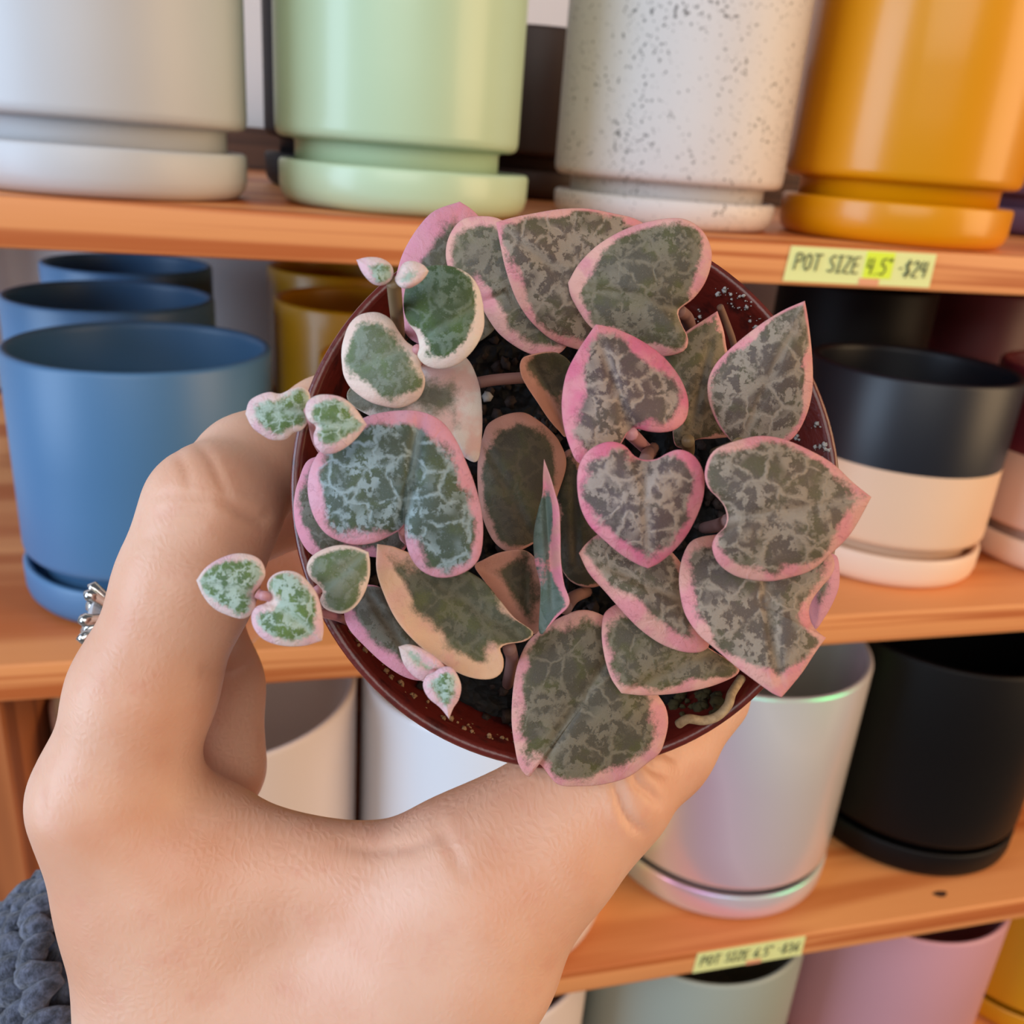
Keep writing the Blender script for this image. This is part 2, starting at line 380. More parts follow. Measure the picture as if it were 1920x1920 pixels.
c1 = tm.mix(f, srgb(98, 28, 20), srgb(60, 18, 14)); tm.l(c1, tm.b.inputs['Base Color']); tm.set(Roughness=.35, Coat_Weight=.2); tm.bump(n2.outputs[0], .3, .0003)
POTM = tm.m
prof = [(0, 52), (24, 52), (25.5, 51), (26, 50), (30.2, 14), (31, 12.5), (34.2, 12), (34.8, 11), (35.7, .8), (36, .2), (35.8, -.2), (35.1, -.3), (34.6, .1), (33.4, 10), (32, 12), (29.5, 30), (26, 48), (0, 49)]
v, f_ = lathe_pot(prof); PP(mesh_obj('nursery_pot', v, f_, POTM))
# soil: bumpy disc
N1, N2 = 46, 120; vs = []; fs = []
for i in range(N1+1):
    for k in range(N2):
        r = 33.3*i/N1; th = 2*math.pi*k/N2
        h = 11.5+1.3*math.sin(r*.9+th*3)*math.sin(th*5+r*.4)+rng.normal(0, .42)
        if i == N1: h = 11.0
        vs.append(Wd(potw(min(r, 33.25), th, h)))
for i in range(N1):
    for k in range(N2): fs.append((i*N2+k, i*N2+(k+1) % N2, (i+1)*N2+(k+1) % N2, (i+1)*N2+k))
tm = NT('potting_soil'); co = tm.n('ShaderNodeTexCoord'); nz = tm.noise(co.outputs['Object'], 600, 5, .7); vz = tm.n('ShaderNodeTexVoronoi'); vz.inputs['Scale'].default_value = 700; tm.l(co.outputs['Object'], vz.inputs['Vector'])
tm.l(tm.mix(tm.smooth(nz.outputs[0], .45, .75), srgb(8, 6, 5), srgb(34, 25, 20)), tm.b.inputs['Base Color']); tm.set(Roughness=.85); tm.bump(vz.outputs[0], .8, .0012)
SOILM = tm.m
tag(PP(mesh_obj('soil', vs, fs, SOILM)), kind='stuff')
# crumbs and perlite on soil and inner wall
def blob(m, c, r, seed):
    rr = np.random.RandomState(seed); vs = []; fs = []
    n, k = 5, 6
    for i in range(n+1):
        for j in range(k):
            a = math.pi*i/n; t = 2*math.pi*j/k; q = r*(1+rr.normal(0, .25))
            vs.append(tuple(Wd(c+np.array([q*math.sin(a)*math.cos(t), q*math.sin(a)*math.sin(t), q*math.cos(a)]))))
    for i in range(n):
        for j in range(k): fs.append((i*k+j, i*k+(j+1) % k, (i+1)*k+(j+1) % k, (i+1)*k+j))
    m.add(vs, fs)
m = MB(); m2 = MB(); m3 = MB()
for i in range(420):
    r = 33*math.sqrt(rng.rand()); th = rng.rand()*2*math.pi; blob(m, potw(r, th, 11.3-rng.rand()*.8), .35+rng.rand()*.7, i)
for i in range(26):
    r = 31*math.sqrt(rng.rand()); th = rng.rand()*2*math.pi; blob(m2, potw(r, th, 10.6), .3+rng.rand()*.5, 900+i)
tag(PP(m.build('bark_crumbs', mat_plain('bark', srgb(44, 28, 20), .8))), kind='stuff')
def near_wall(pxx, pyy):
    d = np.array([(pxx-960)/FPX, (pyy-960)/FPX, 1.0]); best = None
    for t in np.linspace(105, 140, 500):
        q = d*t; h = (q-PC)@PN; rr = np.linalg.norm(q-PC-PN*h)
        wall = 34.6-(h)*.12
        if h > 0 and rr >= wall-.12: return q-(q-PC-PN*h)/rr*.05
        if h > 10.5: return q
    return d*t
fl = [(1366,541),(1376,548),(1390,552),(1402,560),(1412,568),(1396,578),(1360,552),(1368,566),(1376,575),(1347,547),(1398,583),(1425,600),(1418,612),(1405,600),(1440,604),(1535,792),(1530,800),(1530,842),(1545,838),(1552,848),(1540,856),(1534,862),(1548,830),(1500,820),(1292,594),(1298,602),(1304,600),(1288,604),(1310,592),(1294,610)]
for i, (a, b_) in enumerate(fl):
    for k in range(3):
        blob(m2, near_wall(a+rng.normal(0, 4), b_+rng.normal(0, 4)), 0.06+rng.rand()**2*.3, 2000+i*3+k)
tag(PP(m2.build('perlite', mat_plain('perlite_white', srgb(176, 170, 164), .8))), kind='stuff')
# dirt flecks along the lower inner wall
i = 0
while i < 80:
    q = potw(33.6+rng.rand()*.6, rng.rand()*2*math.pi, 2.5+rng.rand()*7.5); X_, Y_ = q[0]/q[2]*FPX+960, q[1]/q[2]*FPX+960
    if Y_ > 1180 and X_ < 1000: blob(m3, q, .12+rng.rand()*.25, 3000+i); i += 1
tag(PP(m3.build('dry_dirt', mat_plain('dry_dirt', srgb(150, 112, 76), .8))), kind='stuff')

# ------------------------------------------------------------------ leaves
leaf_mats = {}
STY = {  # base dark, green, silver, margin, margin2, silver strength
 'brown': (srgb(97, 81, 70), srgb(94, 86, 58), srgb(158, 139, 119), srgb(214, 136, 138), srgb(216, 156, 142), .85),
 'olive': (srgb(88, 78, 62), srgb(92, 87, 46), srgb(142, 127, 104), srgb(214, 142, 142), srgb(220, 162, 146), .6),
 'mauve': (srgb(98, 80, 78), srgb(94, 82, 70), srgb(164, 144, 130), srgb(212, 112, 134), srgb(216, 138, 144), .95),
 'teal':  (srgb(78, 88, 76), srgb(80, 92, 62), srgb(146, 160, 160), srgb(216, 158, 172), srgb(216, 148, 160), .95),
 'green': (srgb(66, 84, 56), srgb(78, 100, 46), srgb(146, 160, 146), srgb(226, 208, 192), srgb(226, 200, 188), .35),
 'sgreen': (srgb(104, 114, 90), srgb(96, 114, 66), srgb(160, 168, 158), srgb(232, 208, 194), srgb(228, 198, 184), .35),
 'small': (srgb(90, 114, 74), srgb(106, 130, 62), srgb(176, 192, 178), srgb(224, 180, 186), srgb(226, 200, 192), .9),
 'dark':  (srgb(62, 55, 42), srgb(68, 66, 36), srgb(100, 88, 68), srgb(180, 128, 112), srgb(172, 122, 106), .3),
 'long':  (srgb(78, 76, 56), srgb(92, 92, 48), srgb(124, 116, 94), srgb(222, 168, 146), srgb(224, 180, 146), .45),
 'blush': (srgb(88, 84, 74), srgb(86, 84, 62), srgb(124, 122, 112), srgb(214, 142, 160), srgb(212, 146, 158), .6),
 'sliver': (srgb(84, 96, 86), srgb(84, 98, 78), srgb(120, 130, 120), srgb(216, 128, 140), srgb(206, 140, 130), .4),
 'cream': (srgb(106, 102, 86), srgb(114, 112, 78), srgb(138, 136, 118), srgb(228, 214, 204), srgb(224, 184, 174), .3),
}
def leaf_mat(style, W, seed):
    key = (style, W)
    if key in leaf_mats: return leaf_mats[key]
    dk, gr, si, mg, mg2, ss = STY[style]
    t = NT('leaf_'+style)
    a = t.n('ShaderNodeAttribute', attribute_name='lc'); e = t.n('ShaderNodeAttribute', attribute_name='edge').outputs['Fac']; mid = t.n('ShaderNodeAttribute', attribute_name='mid').outputs['Fac']
    bk = t.n('ShaderNodeAttribute', attribute_name='back').outputs['Fac']
    wn = t.noise(a.outputs['Vector'], .55, 3, .6)
    wsub = t.n('ShaderNodeVectorMath', operation='MULTIPLY_ADD'); t.l(wn.outputs['Color'], wsub.inputs[0]); wsub.inputs[1].default_value = (2.2, 2.2, 0); t.l(a.outputs['Vector'], wsub.inputs[2])
    vo = t.n('ShaderNodeTexVoronoi', feature='DISTANCE_TO_EDGE'); vo.inputs['Scale'].default_value = .31 if style != 'small' else .62; t.l(wsub.outputs[0], vo.inputs['Vector'])
    s1 = t.smooth(vo.outputs['Distance'], .01, .11, 1.0, 0.0)
    nb = t.noise(a.outputs['Vector'], .72 if style != 'small' else 1.1, 7, .66); bl = t.noise(a.outputs['Vector'], .22, 2, .5)
    patch = t.smooth(bl.outputs[0], .36, .56)
    s2 = t.smooth(nb.outputs[0], .49, .53)
    s2 = t.math('MULTIPLY', s2, t.math('MULTIPLY', patch, .95))
    rag = t.smooth(nb.outputs[0], .36, .50)
    s1 = t.math('MULTIPLY', s1, rag)
    sm = t.smooth(mid, .12, .75, .8, 0.0)
    sm = t.math('MULTIPLY', sm, rag)
    sil = t.math('MAXIMUM', t.math('MAXIMUM', s1, s2), sm)
    sil = t.math('MULTIPLY', sil, ss, clamp=True)
    gn = t.noise(a.outputs['Vector'], .30, 3)
    g1 = t.smooth(gn.outputs[0], .46, .66)
    ge = t.smooth(e, W*.8, W*.8+1.8, .7, 0.0)
    gf = t.math('MAXIMUM', t.math('MULTIPLY', g1, .8), ge)
    base = t.mix(gf, dk, gr)
    fine = t.noise(a.outputs['Vector'], 5.5, 5, .7)
    base = t.mix(t.math('MULTIPLY', t.smooth(fine.outputs[0], .45, .62), .38), base, (dk[0]*.5, dk[1]*.5, dk[2]*.5, 1))
    base = t.mix(sil, base, si)
    base = t.mix(t.math('MULTIPLY', t.smooth(fine.outputs[0], .60, .66), .45), base, (min(1, si[0]*1.35), min(1, si[1]*1.35), min(1, si[2]*1.35), 1))
    mn = t.noise(a.outputs['Vector'], .20, 2); mn2 = t.noise(a.outputs['Vector'], 2.2, 5, .7)
    mm = t.math('MULTIPLY_ADD', t.math('SUBTRACT', mn.outputs[0], .5), 5.0*min(max(W, .7), 1.0), e)
    mm = t.math('MULTIPLY_ADD', t.math('SUBTRACT', mn2.outputs[0], .5), 1.5, mm)
    pk = t.smooth(mm, W*.7, W*1.25+.35, 1.0, 0.0)
    thin = t.smooth(e, .15, .45, 1.0, 0.0)
    pk = t.math('MAXIMUM', pk, thin)
    mcol = t.mix(t.smooth(gn.outputs[0], .38, .6), mg, mg2)
    col = t.mix(pk, base, mcol)
    col = t.mix(bk, col, mg2)
    t.l(col, t.b.inputs['Base Color'])
    t.set(Roughness=.5); t.b.inputs['Specular IOR Level'].default_value = .3
    t.b.inputs['Subsurface Weight'].default_value = .12; t.b.inputs['Subsurface Radius'].default_value = (.0012, .0006, .0004); t.b.inputs['Subsurface Scale'].default_value = 1.0
    h = t.math('MULTIPLY_ADD', sil, .5, nb.outputs[0]); t.bump(t.math('MULTIPLY_ADD', fine.outputs[0], .5, h), .6, .00018)
    leaf_mats[key] = t.m
    return t.m

def smooth_closed(pts, sharp, N=112):
    P_ = [np.array(p, float) for p in pts]; n = len(P_); out = []
    seg = [np.linalg.norm(P_[(i+1) % n]-P_[i]) for i in range(n)]; tot = sum(seg)
    for i in range(n):
        p0, p1, p2, p3 = P_[(i-1) % n], P_[i], P_[(i+1) % n], P_[(i+2) % n]
        m1 = (p2-p0)*.5; m2 = (p3-p1)*.5
        L = np.linalg.norm(p2-p1); 
        for mm_ in (m1, m2):
            l = np.linalg.norm(mm_)
            if l > L*1.2: mm_ *= L*1.2/l
        if i in sharp: m1 = (p2-p1)*.8
        if (i+1) % n in sharp: m2 = (p2-p1)*.8
        k = max(2, int(round(N*seg[i]/tot)))
        for j in range(k):
            t = j/k; h00 = 2*t**3-3*t**2+1; h10 = t**3-2*t**2+t; h01 = -2*t**3+3*t**2; h11 = t**3-t**2
            out.append(h00*p1+h10*m1+h01*p2+h11*m2)
    return np.array(out)

RT = [0, .12, .25, .38, .5, .61, .71, .79, .86, .915, .955, .98, .994, 1.0]
SEED = [0]
def leaf(pts, d0, style, W, base, tip=0, g=(0, 0), dome=1.2, groove=.5, th=.9, center=None, label=None, wave=.25, sharp=None, asym=None):
    SEED[0] += 1; sd = SEED[0]
    O = smooth_closed(pts, [tip] if sharp is None else sharp)
    c = np.array(center, float) if center else O.mean(0)
    tp = np.array(pts[tip], float); bs = np.array(base, float)
    s = d0/FPX
    ax = (tp-bs); L = np.linalg.norm(ax); ax /= L
    def zf(p, t):
        q = p-c; rel = p-bs
        along = (rel@ax); perp = np.abs(rel[:, 0]*ax[1]-rel[:, 1]*ax[0])*s
        gm = np.clip(along/L, 0, 1); gm = np.where((along > -5) & (along < L), np.sin(np.pi*np.clip(gm*.8+.15, 0, 1)), 0)
        z = d0+g[0]*q[:, 0]/100+g[1]*q[:, 1]/100+dome*(t**2.4)+groove*np.exp(-(perp/.55)**2)*gm
        z += wave*np.sin(p[:, 0]*.035+sd*1.7)*np.sin(p[:, 1]*.031+sd)
        return z
    n = len(O); vs = []; lc = []; ed = []; mi = []; bkv = []
    Omm = O*s
    for side in (0, 1):
        for ti, t in enumerate(RT):
            if side == 1 and ti == len(RT)-1: continue
            p = c+(O-c)*t if t > 0 else c[None, :]
            hh = th/2*math.sqrt(max(0, 1-t**5))
            z = zf(p, np.full(len(p), t)) + (th/2-hh if side == 0 else th/2+hh)
            Q = np.c_[(p[:, 0]-960)/FPX*z, (p[:, 1]-960)/FPX*z, z]
            if t < 1: dd = np.sqrt((((p*s)[:, None, :]-Omm[None])**2).sum(2)).min(1)
            else: dd = np.zeros(len(p))
            if asym:
                rq = (p-c)@np.array(asym[:2], float); ed_add = asym[2]*np.clip(rq/max(1e-6, np.abs((O-c)@np.array(asym[:2], float)).max()), -.35, 1)
                dd = dd+np.maximum(ed_add, -.8)
            dd = dd+(1.6 if L*s > 9 else .25)*np.exp(-((((p-bs)*s)**2).sum(1))/6.5)*(1 if t < .97 else .2)
            rel = p-bs; u = (rel@ax)*s; v_ = (rel[:, 0]*ax[1]-rel[:, 1]*ax[0])*s
            mid = np.abs(v_)+np.maximum(0, -u)+np.maximum(0, u-L*s)
            vs.append(Wd(Q)); lc.append(np.c_[u+sd*13.7, v_+sd*7.1, np.full(len(p), sd*3.3)]); ed.append(dd); mi.append(mid); bkv.append(np.full(len(p), float(side)))
    starts = np.cumsum([0]+[len(x) for x in vs]); nr = len(RT); fs = []
    def quad(a, b_, flip):
        for k in range(n):
            k2 = (k+1) % n
            if len(vs[a]) == 1: f = (starts[a], starts[b_]+k, starts[b_]+k2)
            else: f = (starts[a]+k, starts[b_]+k, starts[b_]+k2, starts[a]+k2)
            fs.append(f[::-1] if flip else f)
    for i in range(nr-1): quad(i, i+1, False)
    for i in range(nr-2): quad(nr+i, nr+i+1, True)
    a = 2*nr-2; b_ = nr-1
    for k in range(n):
        k2 = (k+1) % n; fs.append((starts[a]+k, starts[a]+k2, starts[b_]+k2, starts[b_]+k))
    V = np.concatenate(vs); o = mesh_obj('leaf', V, fs, leaf_mat(style, W, sd))
    me = o.data
    at = me.attributes.new('lc', 'FLOAT_VECTOR', 'POINT'); at.data.foreach_set('vector', np.concatenate(lc).astype('f').ravel())
    for nm, arr in (('edge', ed), ('mid', mi), ('back', bkv)):
        at = me.attributes.new(nm, 'FLOAT', 'POINT'); at.data.foreach_set('value', np.concatenate(arr).astype('f'))
    PP(o)
    if label: o['label'] = label
    return o

# back layer first
leaf([(862,378),(815,395),(785,425),(760,465),(747,500),(740,540),(745,590),(760,625),(785,645),(830,655),(900,640),(945,590),(950,520),(930,460),(905,415),(885,393)], 112.5, 'blush', 1.35, (840,640), g=(1,-1), asym=(.9,.3,2.4))
leaf([(1030,525),(1062,590),(1070,630),(1058,655),(1040,666),(1010,668),(975,655),(935,625),(908,585),(903,568),(893,552),(868,535),(845,512),(836,485),(838,455),(850,428),(870,410),(905,405),(940,412),(985,445)], 109.5, 'olive', 1.1, (903,568), tip=0, g=(-2,1), center=(950,535), groove=.9)
leaf([(930,417),(960,408),(1000,400),(1050,392),(1100,391),(1150,400),(1195,412),(1225,440),(1235,520),(1210,600),(1165,645),(1120,658),(1085,656),(1040,640),(1010,618),(985,590),(965,555),(948,505),(938,460)], 106, 'brown', .7, (1170,610), g=(1,1), dome=1.5)
leaf([(1065,530),(1085,495),(1120,460),(1165,433),(1210,417),(1255,409),(1287,412),(1315,430),(1332,460),(1334,492),(1322,530),(1300,560),(1273,582),(1277,605),(1290,635),(1282,658),(1240,668),(1180,655),(1130,630),(1104,610),(1088,588),(1070,555)], 102.5, 'olive', .8, (1272,582), g=(-1,1), dome=1.4, center=(1190,535))
leaf([(1345,583),(1357,620),(1363,655),(1375,700),(1382,760),(1378,812),(1345,822),(1305,825),(1288,840),(1266,835),(1260,800),(1250,740),(1240,690),(1245,660),(1282,625),(1322,598)], 108, 'olive', .3, (1290,825), g=(1,2))
leaf([(1509,564),(1513,585),(1518,620),(1523,670),(1524,720),(1518,760),(1505,795),(1490,818),(1476,828),(1450,832),(1410,835),(1378,832),(1352,805),(1335,772),(1327,742),(1328,712),(1340,685),(1360,662),(1392,634),(1430,605),(1470,581)], 100, 'brown', .35, (1390,835), g=(-1,2), dome=1.0, groove=.2)
leaf([(1117,608),(1130,610),(1160,618),(1200,637),(1240,665),(1270,700),(1287,735),(1291,765),(1284,790),(1265,806),(1240,811),(1215,809),(1192,804),(1176,814),(1166,830),(1150,850),(1120,870),(1085,868),(1069,840),(1057,800),(1053,760),(1057,720),(1066,690),(1085,655),(1103,628)], 98, 'mauve', 1.25, (1182,812), g=(1,-1), dome=1.6, groove=.6, center=(1160,735))
leaf([(1634,932),(1600,905),(1560,868),(1510,840),(1465,822),(1425,817),(1385,825),(1345,840),(1328,860),(1321,890),(1328,915),(1345,933),(1358,950),(1363,972),(1357,990),(1343,1003),(1335,1023),(1340,1045),(1353,1063),(1375,1078),(1400,1086),(1440,1090),(1473,1085),(1520,1070),(1560,1037),(1597,998)], 92, 'brown', .75, (1368,975), g=(.5,0), dome=1.8, groove=.6, center=(1455,955), label='large mottled leaf reaching past the rim of the pot')
leaf([(1465,1308),(1480,1291),(1505,1260),(1530,1222),(1549,1196),(1533,1184),(1521,1167),(1517,1142),(1526,1120),(1543,1098),(1558,1080),(1565,1058),(1555,1035),(1500,1010),(1420,1000),(1345,1002),(1300,1012),(1281,1040),(1273,1080),(1276,1120),(1286,1155),(1310,1190),(1340,1216),(1380,1250),(1420,1280),(1448,1300)], 97, 'brown', .75, (1430,1030), g=(0,-1.5), dome=1.4, groove=.7, sharp=[0, 4], label='mottled leaf with a bitten right edge')
leaf([(1528,1180),(1516,1150),(1512,1110),(1520,1070),(1545,1040),(1568,1042),(1574,1068),(1573,1100),(1562,1130),(1546,1158)], 101.5, 'blush', .9, (1520,1080), g=(2,0), sharp=[], dome=.5)
leaf([(1085,1037),(1100,1018),(1125,1000),(1170,990),(1230,1010),(1280,1060),(1300,1120),(1318,1170),(1330,1208),(1318,1221),(1295,1224),(1268,1219),(1235,1205),(1200,1180),(1170,1150),(1135,1110),(1104,1075)], 100, 'brown', 1.2, (1290,1130), g=(1,-1), dome=1.2, asym=(.5,-.8,1.5))
leaf([(1165,1300),(1145,1270),(1132,1225),(1128,1180),(1137,1145),(1180,1130),(1260,1170),(1330,1215),(1385,1252),(1378,1268),(1330,1288),(1270,1300),(1210,1304)], 103.5, 'olive', .8, (1340,1225), g=(1,-1), dome=1.0)
leaf([(1210,862),(1190,855),(1172,836),(1150,828),(1125,832),(1100,848),(1085,875),(1082,910),(1088,950),(1105,985),(1135,1015),(1165,1040),(1195,1058),(1215,1066),(1237,1055),(1266,1030),(1290,1000),(1310,960),(1320,925),(1320,890),(1308,862),(1290,847),(1270,843),(1250,850),(1232,860)], 93, 'mauve', .9, (1210,866), tip=13, g=(0,.5), dome=1.6, groove=.4, center=(1205,945))
leaf([(1010,1432),(1045,1470),(1090,1474),(1135,1470),(1180,1456),(1215,1430),(1236,1413),(1246,1390),(1253,1355),(1248,1325),(1232,1300),(1210,1265),(1185,1225),(1162,1185),(1140,1160),(1112,1146),(1085,1144),(1055,1155),(1020,1175),(990,1203),(972,1240),(962,1290),(959,1350),(965,1400),(974,1437),(993,1457)], 106.5, 'olive', .95, (1155,1215), g=(0,1), dome=1.7, groove=.7, sharp=[], center=(1095,1320), label='large leaf hanging over the rim above the thumb')
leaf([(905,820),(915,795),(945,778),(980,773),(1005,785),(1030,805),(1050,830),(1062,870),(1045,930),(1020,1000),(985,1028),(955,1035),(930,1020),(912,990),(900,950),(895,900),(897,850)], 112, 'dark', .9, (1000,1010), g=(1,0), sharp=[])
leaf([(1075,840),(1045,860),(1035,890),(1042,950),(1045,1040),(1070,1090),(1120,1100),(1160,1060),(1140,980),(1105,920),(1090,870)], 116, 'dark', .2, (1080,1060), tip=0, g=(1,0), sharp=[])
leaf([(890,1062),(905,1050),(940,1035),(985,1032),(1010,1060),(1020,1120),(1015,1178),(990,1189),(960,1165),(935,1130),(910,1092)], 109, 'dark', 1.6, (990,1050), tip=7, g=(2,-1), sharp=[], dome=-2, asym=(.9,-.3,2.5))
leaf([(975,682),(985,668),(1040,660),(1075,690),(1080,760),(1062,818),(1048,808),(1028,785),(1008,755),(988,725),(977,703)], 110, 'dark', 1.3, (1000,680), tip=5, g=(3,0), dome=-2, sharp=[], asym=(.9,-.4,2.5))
leaf([(650,740),(662,762),(720,790),(800,805),(860,850),(893,866),(903,825),(904,765),(896,712),(870,668),(820,675),(740,700),(668,718)], 107, 'cream', 2.2, (660,735), tip=9, g=(1,0), sharp=[], label='broad cream leaf with little green', asym=(-.8,.3,2.2))
leaf([(582,860),(560,900),(551,940),(553,980),(563,1012),(582,1038),(610,1048),(660,1040),(720,1046),(755,1035),(765,1000),(700,900),(640,860)], 108, 'blush', 1.0, (740,1010), tip=1, g=(1,0), sharp=[])
leaf([(707,1020),(735,1024),(765,1035),(820,1050),(865,1065),(905,1088),(935,1122),(965,1158),(1000,1185),(985,1202),(952,1208),(938,1216),(944,1235),(942,1258),(925,1272),(895,1273),(860,1262),(820,1236),(780,1205),(745,1165),(722,1120),(706,1070)], 102, 'long', 1.5, (975,1190), g=(1,-1), dome=-.8, groove=.3, center=(850,1150), label='long folded leaf with a peach margin', asym=(.6,-.8,2.2))
leaf([(645,1150),(652,1122),(675,1098),(720,1105),(770,1170),(810,1240),(795,1274),(760,1270),(720,1245),(682,1210),(655,1180)], 108, 'blush', 1.5, (690,1110), tip=6, g=(1,0), sharp=[], asym=(.7,-.7,1.8))
leaf([(758,985),(748,995),(725,1008),(700,1018),(670,1022),(640,1016),(610,1000),(588,968),(577,925),(580,885),(595,852),(620,826),(650,802),(690,780),(740,770),(790,772),(828,790),(855,825),(875,868),(891,910),(903,958),(906,1000),(901,1040),(885,1064),(855,1080),(820,1083),(790,1070),(770,1045),(760,1012)], 95, 'teal', 1.15, (760,990), tip=15, g=(0,0), dome=1.8, groove=1.4, sharp=[0], center=(760,900), label='large silvery bean-shaped leaf with a deep central groove')
leaf([(642,693),(640,665),(643,640),(655,608),(675,590),(702,585),(720,590),(735,601),(747,620),(762,640),(778,652),(788,668),(790,690),(797,710),(794,732),(780,752),(750,765),(720,762),(690,752),(660,730),(646,708)], 99, 'sgreen', .8, (780,655), g=(0,0), dome=1.2, groove=.3, label='rounded green leaf with a cream margin beside the rim')
leaf([(906,571),(898,540),(880,515),(850,500),(815,497),(788,505),(767,522),(758,550),(757,580),(765,605),(780,625),(786,650),(783,668),(798,685),(825,692),(855,685),(880,665),(898,640),(908,610)], 98, 'green', .4, (783,640), g=(0,0), dome=1.2, groove=.3, center=(835,595), asym=(-.5,-.85,1.5), label='dark green leaf with a thin cream lower margin')
leaf([(1020,860),(1031,890),(1040,920),(1049,955),(1051,1000),(1052,1050),(1058,1095),(1068,1132),(1042,1160),(1016,1190),(1010,1180),(1013,1100),(1003,1055),(1000,1005),(1008,960),(1017,925),(1018,890)], 101, 'sliver', .55, (1040,1150), g=(-6,1), dome=-.5, groove=1.2, center=(1028,1030), asym=(-1,0,2.6), label='narrow leaf standing edge-on in the centre of the pot')
# small leaves on runners
leaf([(668,487),(690,482),(714,484),(732,495),(738,511),(732,527),(718,535),(703,534),(690,525),(677,508)], 93, 'small', .32, (736,520), dome=.6, groove=.2, th=.7)
leaf([(804,508),(793,496),(772,489),(756,494),(747,509),(740,524),(750,538),(766,541),(786,531),(798,519)], 93, 'small', .32, (742,526), dome=.6, groove=.2, th=.7)
leaf([(460,776),(467,753),(484,741),(505,735),(525,738),(545,730),(565,725),(579,735),(582,752),(575,767),(578,789),(566,806),(550,812),(535,824),(510,825),(490,815),(472,800)], 92, 'small', .55, (578,770), dome=.6, groove=.25, th=.7)
leaf([(688,796),(667,766),(645,747),(620,740),(595,741),(577,752),(572,770),(578,788),(592,800),(588,815),(590,834),(604,849),(626,850),(650,838),(672,818)], 90, 'small', .5, (592,798), dome=.8, groove=.25, th=.8, center=(625,795))
leaf([(691,1035),(665,1025),(635,1022),(605,1030),(583,1045),(575,1065),(582,1084),(597,1098),(605,1110),(600,1125),(608,1140),(625,1148),(645,1150),(666,1138),(683,1113),(693,1082),(694,1055)], 95, 'sgreen', .42, (600,1103), dome=.8, groove=.3, th=.8, center=(640,1085))
leaf([(368,1088),(385,1065),(410,1048),(440,1038),(470,1040),(490,1052),(498,1075),(490,1095),(476,1113),(480,1130),(475,1148),(456,1160),(430,1155),(400,1140),(380,1116)], 90, 'small', .35, (480,1113), dome=.8, groove=.25, th=.8, center=(435,1095))
leaf([(604,1201),(570,1211),(530,1211),(496,1200),(477,1180),(471,1156),(480,1138),(499,1130),(505,1116),(501,1095),(512,1078),(535,1070),(560,1075),(582,1095),(597,1120),(604,1150),(607,1180)], 89, 'small', .38, (503,1120), dome=.8, groove=.25, th=.8, center=(540,1145))
leaf([(747,1212),(766,1208),(790,1215),(815,1230),(832,1247),(836,1262),(820,1275),(796,1278),(775,1267),(757,1245)], 96, 'small', .55, (825,1262), dome=.5, groove=.3, th=.7)
leaf([(842,1348),(826,1328),(803,1308),(793,1286),(799,1268),(815,1259),(831,1250),(848,1252),(860,1270),(865,1290),(860,1312),(850,1328)], 94, 'small', .6, (812,1262), dome=.5, groove=.3, th=.7)
# stems
def stem(pts, rad, col, rough=.5):
    q = [px(*p) for p in pts]; Q = []
    for i in range(len(q)-1):
        p0 = q[max(i-1, 0)]; p1 = q[i]; p2 = q[i+1]; p3 = q[min(i+2, len(q)-1)]
        for j in range(6):
            t = j/6; Q.append(.5*((2*p1)+(-p0+p2)*t+(2*p0-5*p1+4*p2-p3)*t*t+(-p0+3*p1-3*p2+p3)*t**3))
    Q.append(q[-1]); m = MB(); m.tube([tuple(Wd(x)) for x in Q], rad/1000, 10)
    return PP(m.build('stem', col))
ST1 = mat_plain('olive_stem', srgb(122, 98, 66), .5); ST2 = mat_plain('pink_stem', srgb(196, 136, 138), .5); ST3 = mat_plain('mauve_stem', srgb(130, 92, 84), .6)
stem([(738,528,94),(741,560,97),(745,600,104),(750,640,116),(760,680,127)], .78, ST1)
stem([(895,718,112),(930,712,113),(985,708,114)], .75, ST3)
stem([(1000,668,112),(1000,690,113),(1005,720,116)], .7, ST2)
stem([(482,1112,90.5),(492,1117,90.5),(504,1119,90.3),(560,1140,98),(640,1160,112),(660,1180,126)], .5, ST2)
stem([(578,768,92.5),(586,790,93),(600,840,105),(640,880,124)], .5, ST2)
stem([(825,1262,96.5),(812,1262,96),(835,1240,110),(860,1200,126)], .45, ST2)
stem([(1182,812,99.5),(1200,830,110),(1220,850,126)], .8, ST2)
stem([(1210,866,97),(1215,850,110),(1225,840,126)], .8, ST3)
stem([(1368,975,96),(1345,985,108),(1320,990,126)], .8, ST3)
stem([(1385,833,103),(1375,838,112),(1340,850,128)], .8, ST1)
stem([(1290,826,109),(1290,850,118),(1280,880,128)], .8, ST1)
stem([(1272,582,105.5),(1290,600,112),(1300,640,128)], .8, ST3)
stem([(600,1103,97),(590,1115,105),(620,1130,126)], .5, ST2)
stem([(783,655,100),(785,690,112),(800,740,128)], .6, ST2)
stem([(1060,1140,103),(1075,1120,110),(1100,1110,127)], .8, ST3)
stem([(760,990,98),(765,1010,108),(800,1030,127)], .8, ST2)
stem([(955,1215,103),(960,1240,112),(950,1290,127)], .8, ST3)
